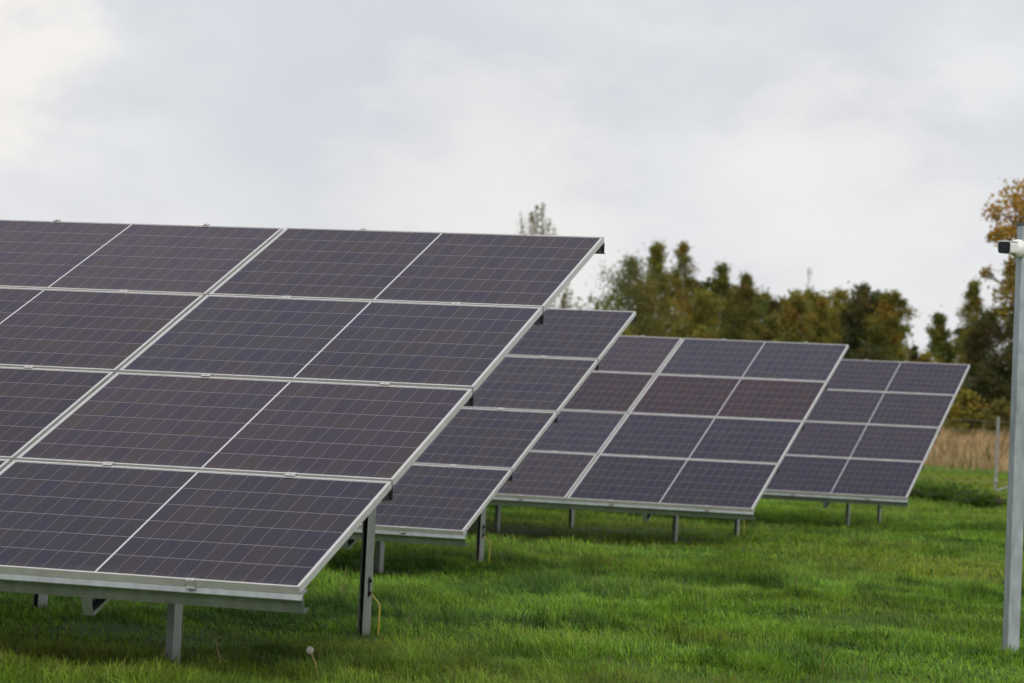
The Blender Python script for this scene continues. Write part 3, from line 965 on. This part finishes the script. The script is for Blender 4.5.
# ------------------------------------------------------------------ distant mast
def mast():
    x, y, mpp = along(802, 420)
    root = empty('radio_mast', (x, y, 0))
    tag(root, 'faint distant radio mast with antennas above the tree line', 'mast')
    H = CAM[2] + (horizon_y(802) - 267) * mpp
    M_ = plain('mast_grey_paint', (0.50, 0.52, 0.52), 0.6, 0.05, 1)
    bm = bmesh.new()
    add_tube(bm, [(0, 0, -1), (0, 0, H * .6), (0, 0, H)], [.26, .15, .07], 12)
    obj('mast_shaft', bm, M_, root, True)
    for a in (0.3, 2.4, 4.5):
        bm = bmesh.new()
        c_, s_ = math.cos(a), math.sin(a)
        Mx = Matrix.Translation((c_ * .32, s_ * .32, H - 0.7)) @ Matrix.Rotation(a, 4, 'Z')
        add_box(bm, (-.06, -.09, -.55), (.06, .09, .55), Mx)
        add_box(bm, (-.28, -.03, -.04), (-.061, .03, .04), Mx)
        obj('antenna', bm, M_, root)
    bm = bmesh.new()
    add_tube(bm, [(0.5, -0.3, H - 3.0), (0.62, -0.55, H - 3.0)], [.26, .22], 16)
    add_tube(bm, [(0.1, -0.05, H - 3.0), (.5, -.3, H - 3.0)], .05, 6)
    obj('dish', bm, M_, root)
    bm = bmesh.new()
    add_tube(bm, [(0, 0, H - 1.7), (0, 0, H - 1.62)], .3, 14)
    obj('platform', bm, M_, root)
mast()

# ------------------------------------------------------------------ grass
def blades(x, y, z, h, wdt, ang, lean, curl, c_root, c_tip):
    n = len(x)
    ca, sa = np.cos(ang), np.sin(ang)                  # blade width direction
    la, lb = -sa, ca                                   # lean direction
    def pt(s, off, lx):
        return np.stack([x + ca * off + la * lx, y + sa * off + lb * lx, z + s], 1)
    l1, l2 = lean * h * 0.35, lean * h + curl * h
    v0 = pt(-0.01 + 0 * h, -wdt / 2, 0 * h)
    v1 = pt(-0.01 + 0 * h, wdt / 2, 0 * h)
    v2 = pt(h * 0.58, wdt * 0.40, l1)
    v3 = pt(h * 0.58, -wdt * 0.40, l1)
    v4 = pt(h * np.sqrt(np.clip(1 - (lean * .6) ** 2, .2, 1)), 0 * wdt, l2)
    co = np.stack([v0, v1, v2, v3, v4], 1).reshape(-1, 3)
    b = np.arange(n)[:, None] * 5
    loops = np.concatenate([b + 0, b + 1, b + 2, b + 3, b + 3, b + 2, b + 4], 1).ravel()
    fn = np.tile([4, 3], n)
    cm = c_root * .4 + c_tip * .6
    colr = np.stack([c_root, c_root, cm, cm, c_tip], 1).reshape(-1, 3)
    return co, fn, loops, colr

TUFTS = [(ground_at(px, py), s, hh) for px, py, s, hh in (
    (540, 594, .40, .10), (575, 592, .35, .09), (640, 596, .42, .09), (600, 628, .30, .07), (800, 600, .22, .12), (770, 578, .5, .08), (725, 573, .4, .08),
    (850, 574, .45, .06), (875, 605, .28, .07), (890, 618, .2, .07), (825, 672, .18, .10), (690, 600, .3, .05), (600, 598, .35, .06), (935, 493, 1.6, .22), (975, 497, .9, .15))]
YELLOW = [(ground_at(px, py), s, a) for px, py, s, a in ((925, 487, 4.0, .8), (985, 484, 5.0, .8), (925, 565, 1.3, .8), (960, 577, 1.0, .7), (700, 640, .35, .5), (560, 640, .4, .45), (30, 660, .9, .6), (140, 676, .7, .6), (230, 672, .5, .6),
    (955, 478, 5.0, .9), (400, 650, .4, .5), (880, 545, 1.0, .4), (610, 565, .7, .4), (330, 655, .3, .5))]
BARE = [(ground_at(px, py), s) for px, py, s in ((177, 664, .10), (480, 564, .15), (383, 572, .15), (679, 541, .25), (732, 532, .25), (843, 521, .3), (880, 518, .3), (180, 640, .35), (100, 632, .3), (700, 682, .28), (860, 680, .25), (930, 681, .22), (640, 668, .16), (600, 529, 1.1), (520, 530, .9), (650, 529, .8), (835, 628, .2), (355, 637, .12), (870, 618, .3))]

def grass():
    rng = np.random.default_rng(21)
    zones = [(8.3, 14, 5600, 1.0), (14, 24, 2600, 1.35), (24, 45, 800, 2.1), (45, 80, 170, 4.0), (80, 150, 45, 7.0)]
    X, Y, D, S = [], [], [], []
    for d0, d1, dens, sc in zones:
        lo, hi = -0.215, 0.225
        n = int(dens * (hi - lo) / 2 * (d1 * d1 - d0 * d0))
        d = np.sqrt(rng.uniform(d0 * d0, d1 * d1, n))
        t = rng.uniform(lo, hi, n)
        v = np.stack([t, np.zeros(n), np.ones(n)], 1) @ CM.T
        X.append(CAM[0] + v[:, 0] * d)
        Y.append(CAM[1] + v[:, 1] * d)
        D.append(d)
        S.append(np.full(n, sc))
    X, Y, D, S = map(np.concatenate, (X, Y, D, S))
    n = len(X)
    # pull blades together into small bunches
    bx, by = np.round(X / .07) * .07, np.round(Y / .07) * .07
    k = rng.uniform(0, .55, n)
    jx, jy = vnoise(bx * 31, by * 17, 1, 2) - .5, vnoise(bx * 13, by * 29, 1, 9) - .5
    X = X * (1 - k) + (bx + jx * .06) * k
    Y = Y * (1 - k) + (by + jy * .06) * k
    n1 = vnoise(X, Y, 1.4, 11)
    n2 = vnoise(X, Y, .38, 12)
    n3 = vnoise(X, Y, 4.5, 13)
    n4 = vnoise(X, Y, .13, 14)
    n5 = vnoise(X, Y, .30, 41)
    lump = np.clip((vnoise(X, Y, .62, 42) * .4 + n5 * .35 + n4 * .25 - .45) * 3.6, 0, 1)
    h = (0.016 + 0.024 * n2 * n1 * 2 + 0.016 * n4 + .042 * lump) * rng.uniform(.45, 1.35, n)
    tuft = np.zeros(n)
    for (tx, ty), s, hh in TUFTS:
        g = np.exp(-((X - tx) ** 2 + ((Y - ty) * .8) ** 2) / (s * s * .45))
        h += hh * g * rng.uniform(.4, 1.1, n)
        tuft = np.maximum(tuft, g)
    # longer growth along the low front edge of the nearest table
    rt = np.random.default_rng(8)
    for _ in range(420):
        d_ = 9 + 34 * rt.random() ** 1.3
        v_ = CM @ np.array([rt.uniform(-.2, .2), 0, 1.0])
        tx, ty = CAM[0] + v_[0] * d_, CAM[1] + v_[1] * d_
        s = rt.uniform(.05, .24) * rt.uniform(.5, 1) * (1 + d_ / 30)
        near = (np.abs(X - tx) < 2.2 * s) & (np.abs(Y - ty) < 2.6 * s)
        g = np.exp(-((X[near] - tx) ** 2 + ((Y[near] - ty) * .8) ** 2) / (s * s * .5))
        h[near] += rt.uniform(.03, .11) * g * rng.uniform(.3, 1.2, near.sum())
        tuft[near] = np.maximum(tuft[near], g * rt.uniform(.3, 1.0))
    under = np.exp(-((Y - 2.0) / 1.6) ** 4) * np.clip((-.9 - X) / 1.2, 0, 1)
    h *= 1 - .5 * under
    edge = np.exp(-((Y + .15) / .55) ** 2) * (X < 1.2)
    h += edge * .05 * rng.uniform(.3, 1.2, n) * (.5 + n1)
    h += np.exp(-((Y - 0.9) / 4) ** 2) * np.clip((-1.2 - X) / 2, 0, 1) * .02
    far = np.clip((D - 25) / 60, 0, 1)
    h *= 1 + far * .6
    yel = np.clip((n1 * .6 + n3 * .55 - .55) * 2.2, 0, 1) * .55
    for (tx, ty), s, a in YELLOW:
        yel = np.maximum(yel, a * np.exp(-((X - tx) ** 2 + (Y - ty) ** 2) / (s * s)))
    bare = np.zeros(n)
    for (tx, ty), s in BARE:
        bare = np.maximum(bare, np.exp(-((X - tx) ** 2 + ((Y - ty) * .6) ** 2) / (s * s)) * (.55 + .9 * n4))
    keep = rng.random(n) > np.clip(bare, 0, .93)
    dry = (rng.random(n) < .035 + .10 * yel + .25 * np.clip(bare, 0, 1))
    base = np.array([.215, .380, .044])
    dk = np.array([.068, .148, .024])
    ye = np.array([.310, .340, .055])
    st = np.array([.30, .24, .10])
    gmix = np.clip((n2 - .5) * .9 + (n4 - .5) * 1.5 + (vnoise(X, Y, .85, 17) - .5) * 1.2 + .55 + tuft * -.85 - (lump - .3) * .25, 0, 1)[:, None]
    c = dk * (1 - gmix) + base * gmix
    c = c * (1 - yel[:, None]) + ye * yel[:, None]
    c *= rng.uniform(.55, 1.45, (n, 1))
    c[dry] = st * rng.uniform(.6, 1.2, (dry.sum(), 1))
    broad = (rng.random(n) < .05 + .10 * (vnoise(X, Y, .9, 51) > .62)) & (D < 45)
    nb = broad.sum()
    wd_mul = np.ones(n)
    wd_mul[broad] = rng.uniform(2.6, 5.0, nb)
    h[broad] *= rng.uniform(.45, .9, nb)
    c[broad] = np.array([.105, .215, .050]) * rng.uniform(.6, 1.4, (nb, 1))
    wind = 0.9 + 2.2 * vnoise(X, Y, .5, 31) - 1.1
    ang = wind * 2.4 + rng.normal(size=n) * 1.2
    lean = np.abs(rng.normal(.75, .45, n)).clip(0, 1.5)
    curl = rng.uniform(0, .35, n)
    wd = rng.uniform(.0024, .0052, n) * S
    wd *= wd_mul
    wd[dry] *= .7
    lean = np.where(broad, lean * .5 + .9, lean)
    Z = ground_z(X, Y)
    sel = keep
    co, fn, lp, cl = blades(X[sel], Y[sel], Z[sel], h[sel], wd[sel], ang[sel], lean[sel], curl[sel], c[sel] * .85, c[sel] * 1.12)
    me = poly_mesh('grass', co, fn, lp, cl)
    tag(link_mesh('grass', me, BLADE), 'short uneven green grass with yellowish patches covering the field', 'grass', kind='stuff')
grass()

def reeds():
    rng = np.random.default_rng(33)
    n = 26000
    px = rng.uniform(560, 1180, n)
    dist = 137 - 17 * rng.random(n) - 22 * (rng.random(n) ** 3) * (rng.random(n) < .6)
    d = np.stack([(px - 512) / FPX, np.zeros(n), np.ones(n)], 1) @ CM.T
    p = CAM + d * dist[:, None]
    nv = vnoise(px, dist, 14, 5)
    h = .9 * (.9 + .9 * vnoise(px, dist, 7, 2) + .4 * vnoise(px, dist, 2.5, 8)) * rng.uniform(.45, 1.08, n) * np.clip((dist - 92) / 30, .25, 1)
    c = np.array([.49, .335, .175]) * (.78 + .44 * vnoise(px, dist * 4, 5, 15))[:, None] * (1 - nv[:, None] * .5) + np.array([.30, .21, .11]) * nv[:, None] * .5
    c = np.where(rng.random((n, 1)) < .12, np.array([[.08, .095, .03]]), c) * rng.uniform(.7, 1.25, (n, 1))
    co, fn, lp, cl = blades(p[:, 0], p[:, 1], np.zeros(n), h, rng.uniform(.03, .07, n), rng.uniform(0, 6.28, n), np.abs(rng.normal(.35, .25, n)).clip(0, 1.1), rng.uniform(0, .3, n), c * .9, c * 1.1)
    tag(link_mesh('dry_grass', poly_mesh('dry_grass', co, fn, lp, cl), REED), 'tall pale brown dry grass in front of the trees', 'dry grass', kind='stuff')
reeds()

# ------------------------------------------------------------------ single plants in the grass
def dandelion():
    x, y = ground_at(318, 676)
    root = empty('dandelion', (x, y, 0))
    tag(root, 'white dandelion seed head on a leaning stem below the corner of the front array', 'dandelion')
    hx, hy = -0.042, 0.0
    hz = 0.105
    bm = bmesh.new()
    add_tube(bm, [(0, 0, -.02), (-.012, 0, .05), (hx, hy, hz)], [.0025, .0022, .002], 6)
    obj('stem', bm, STALK, root, True)
    rng = np.random.default_rng(3)
    bm = bmesh.new()
    bmesh.ops.create_icosphere(bm, subdivisions=1, radius=.006, matrix=Matrix.Translation((hx, hy, hz)))
    for i in range(110):
        v = rng.normal(size=3)
        v /= np.linalg.norm(v)
        c = np.array([hx, hy, hz])
        tip = c + v * .0145
        add_tube(bm, [c + v * .005, tip], .0005, 3, False)
        o = Vector(v).orthogonal().normalized()
        o2 = Vector(v).cross(o)
        for q in range(5):
            a = q * 1.2566
            e = Vector(tip) + (o * math.cos(a) + o2 * math.sin(a)) * .0042 + Vector(v) * .001
            add_tube(bm, [tip, e], .0006, 3, False)
    obj('seed_head', bm, SEED, root)
dandelion()

def dry_stalks():
    spec = [('bent forked dry stalk between the front post and the corner of the front array', [(222, 668), (218, 655), (214, 640), (221, 636)], [(218, 655), (226, 662)]),
            ('slanting dry stalk leaning towards the front post of the front array', [(148, 664), (158, 656), (168, 650)], None),
            ('pair of dry stalks standing just left of the rear post of the front array', [(341, 600), (343, 582), (345, 566)], [(341, 600), (338, 578)])]
    for lb, pts, br in spec:
        x0, y0 = ground_at(*pts[0])
        d = math.hypot(x0 - CAM[0], y0 - CAM[1])
        mpp = d / FPX
        ux, uy = CM[0][0], CM[1][0]
        def loc(p):
            return ((p[0] - pts[0][0]) * mpp * ux, (p[0] - pts[0][0]) * mpp * uy, (pts[0][1] - p[1]) * mpp)
        root = None
        bm = bmesh.new()
        pp = [loc(p) for p in pts]
        pp[0] = (pp[0][0], pp[0][1], -.03)
        add_tube(bm, pp, [.0035] + [.0028] * (len(pp) - 1), 5)
        if br:
            add_tube(bm, [loc(p) for p in br], [.0028, .002], 5)
        o = obj('dry_stalk', bm, STALK)
        o.location = (x0, y0, 0)
        tag(o, lb, 'dry stalk', 'dry stalks in the grass')
dry_stalks()
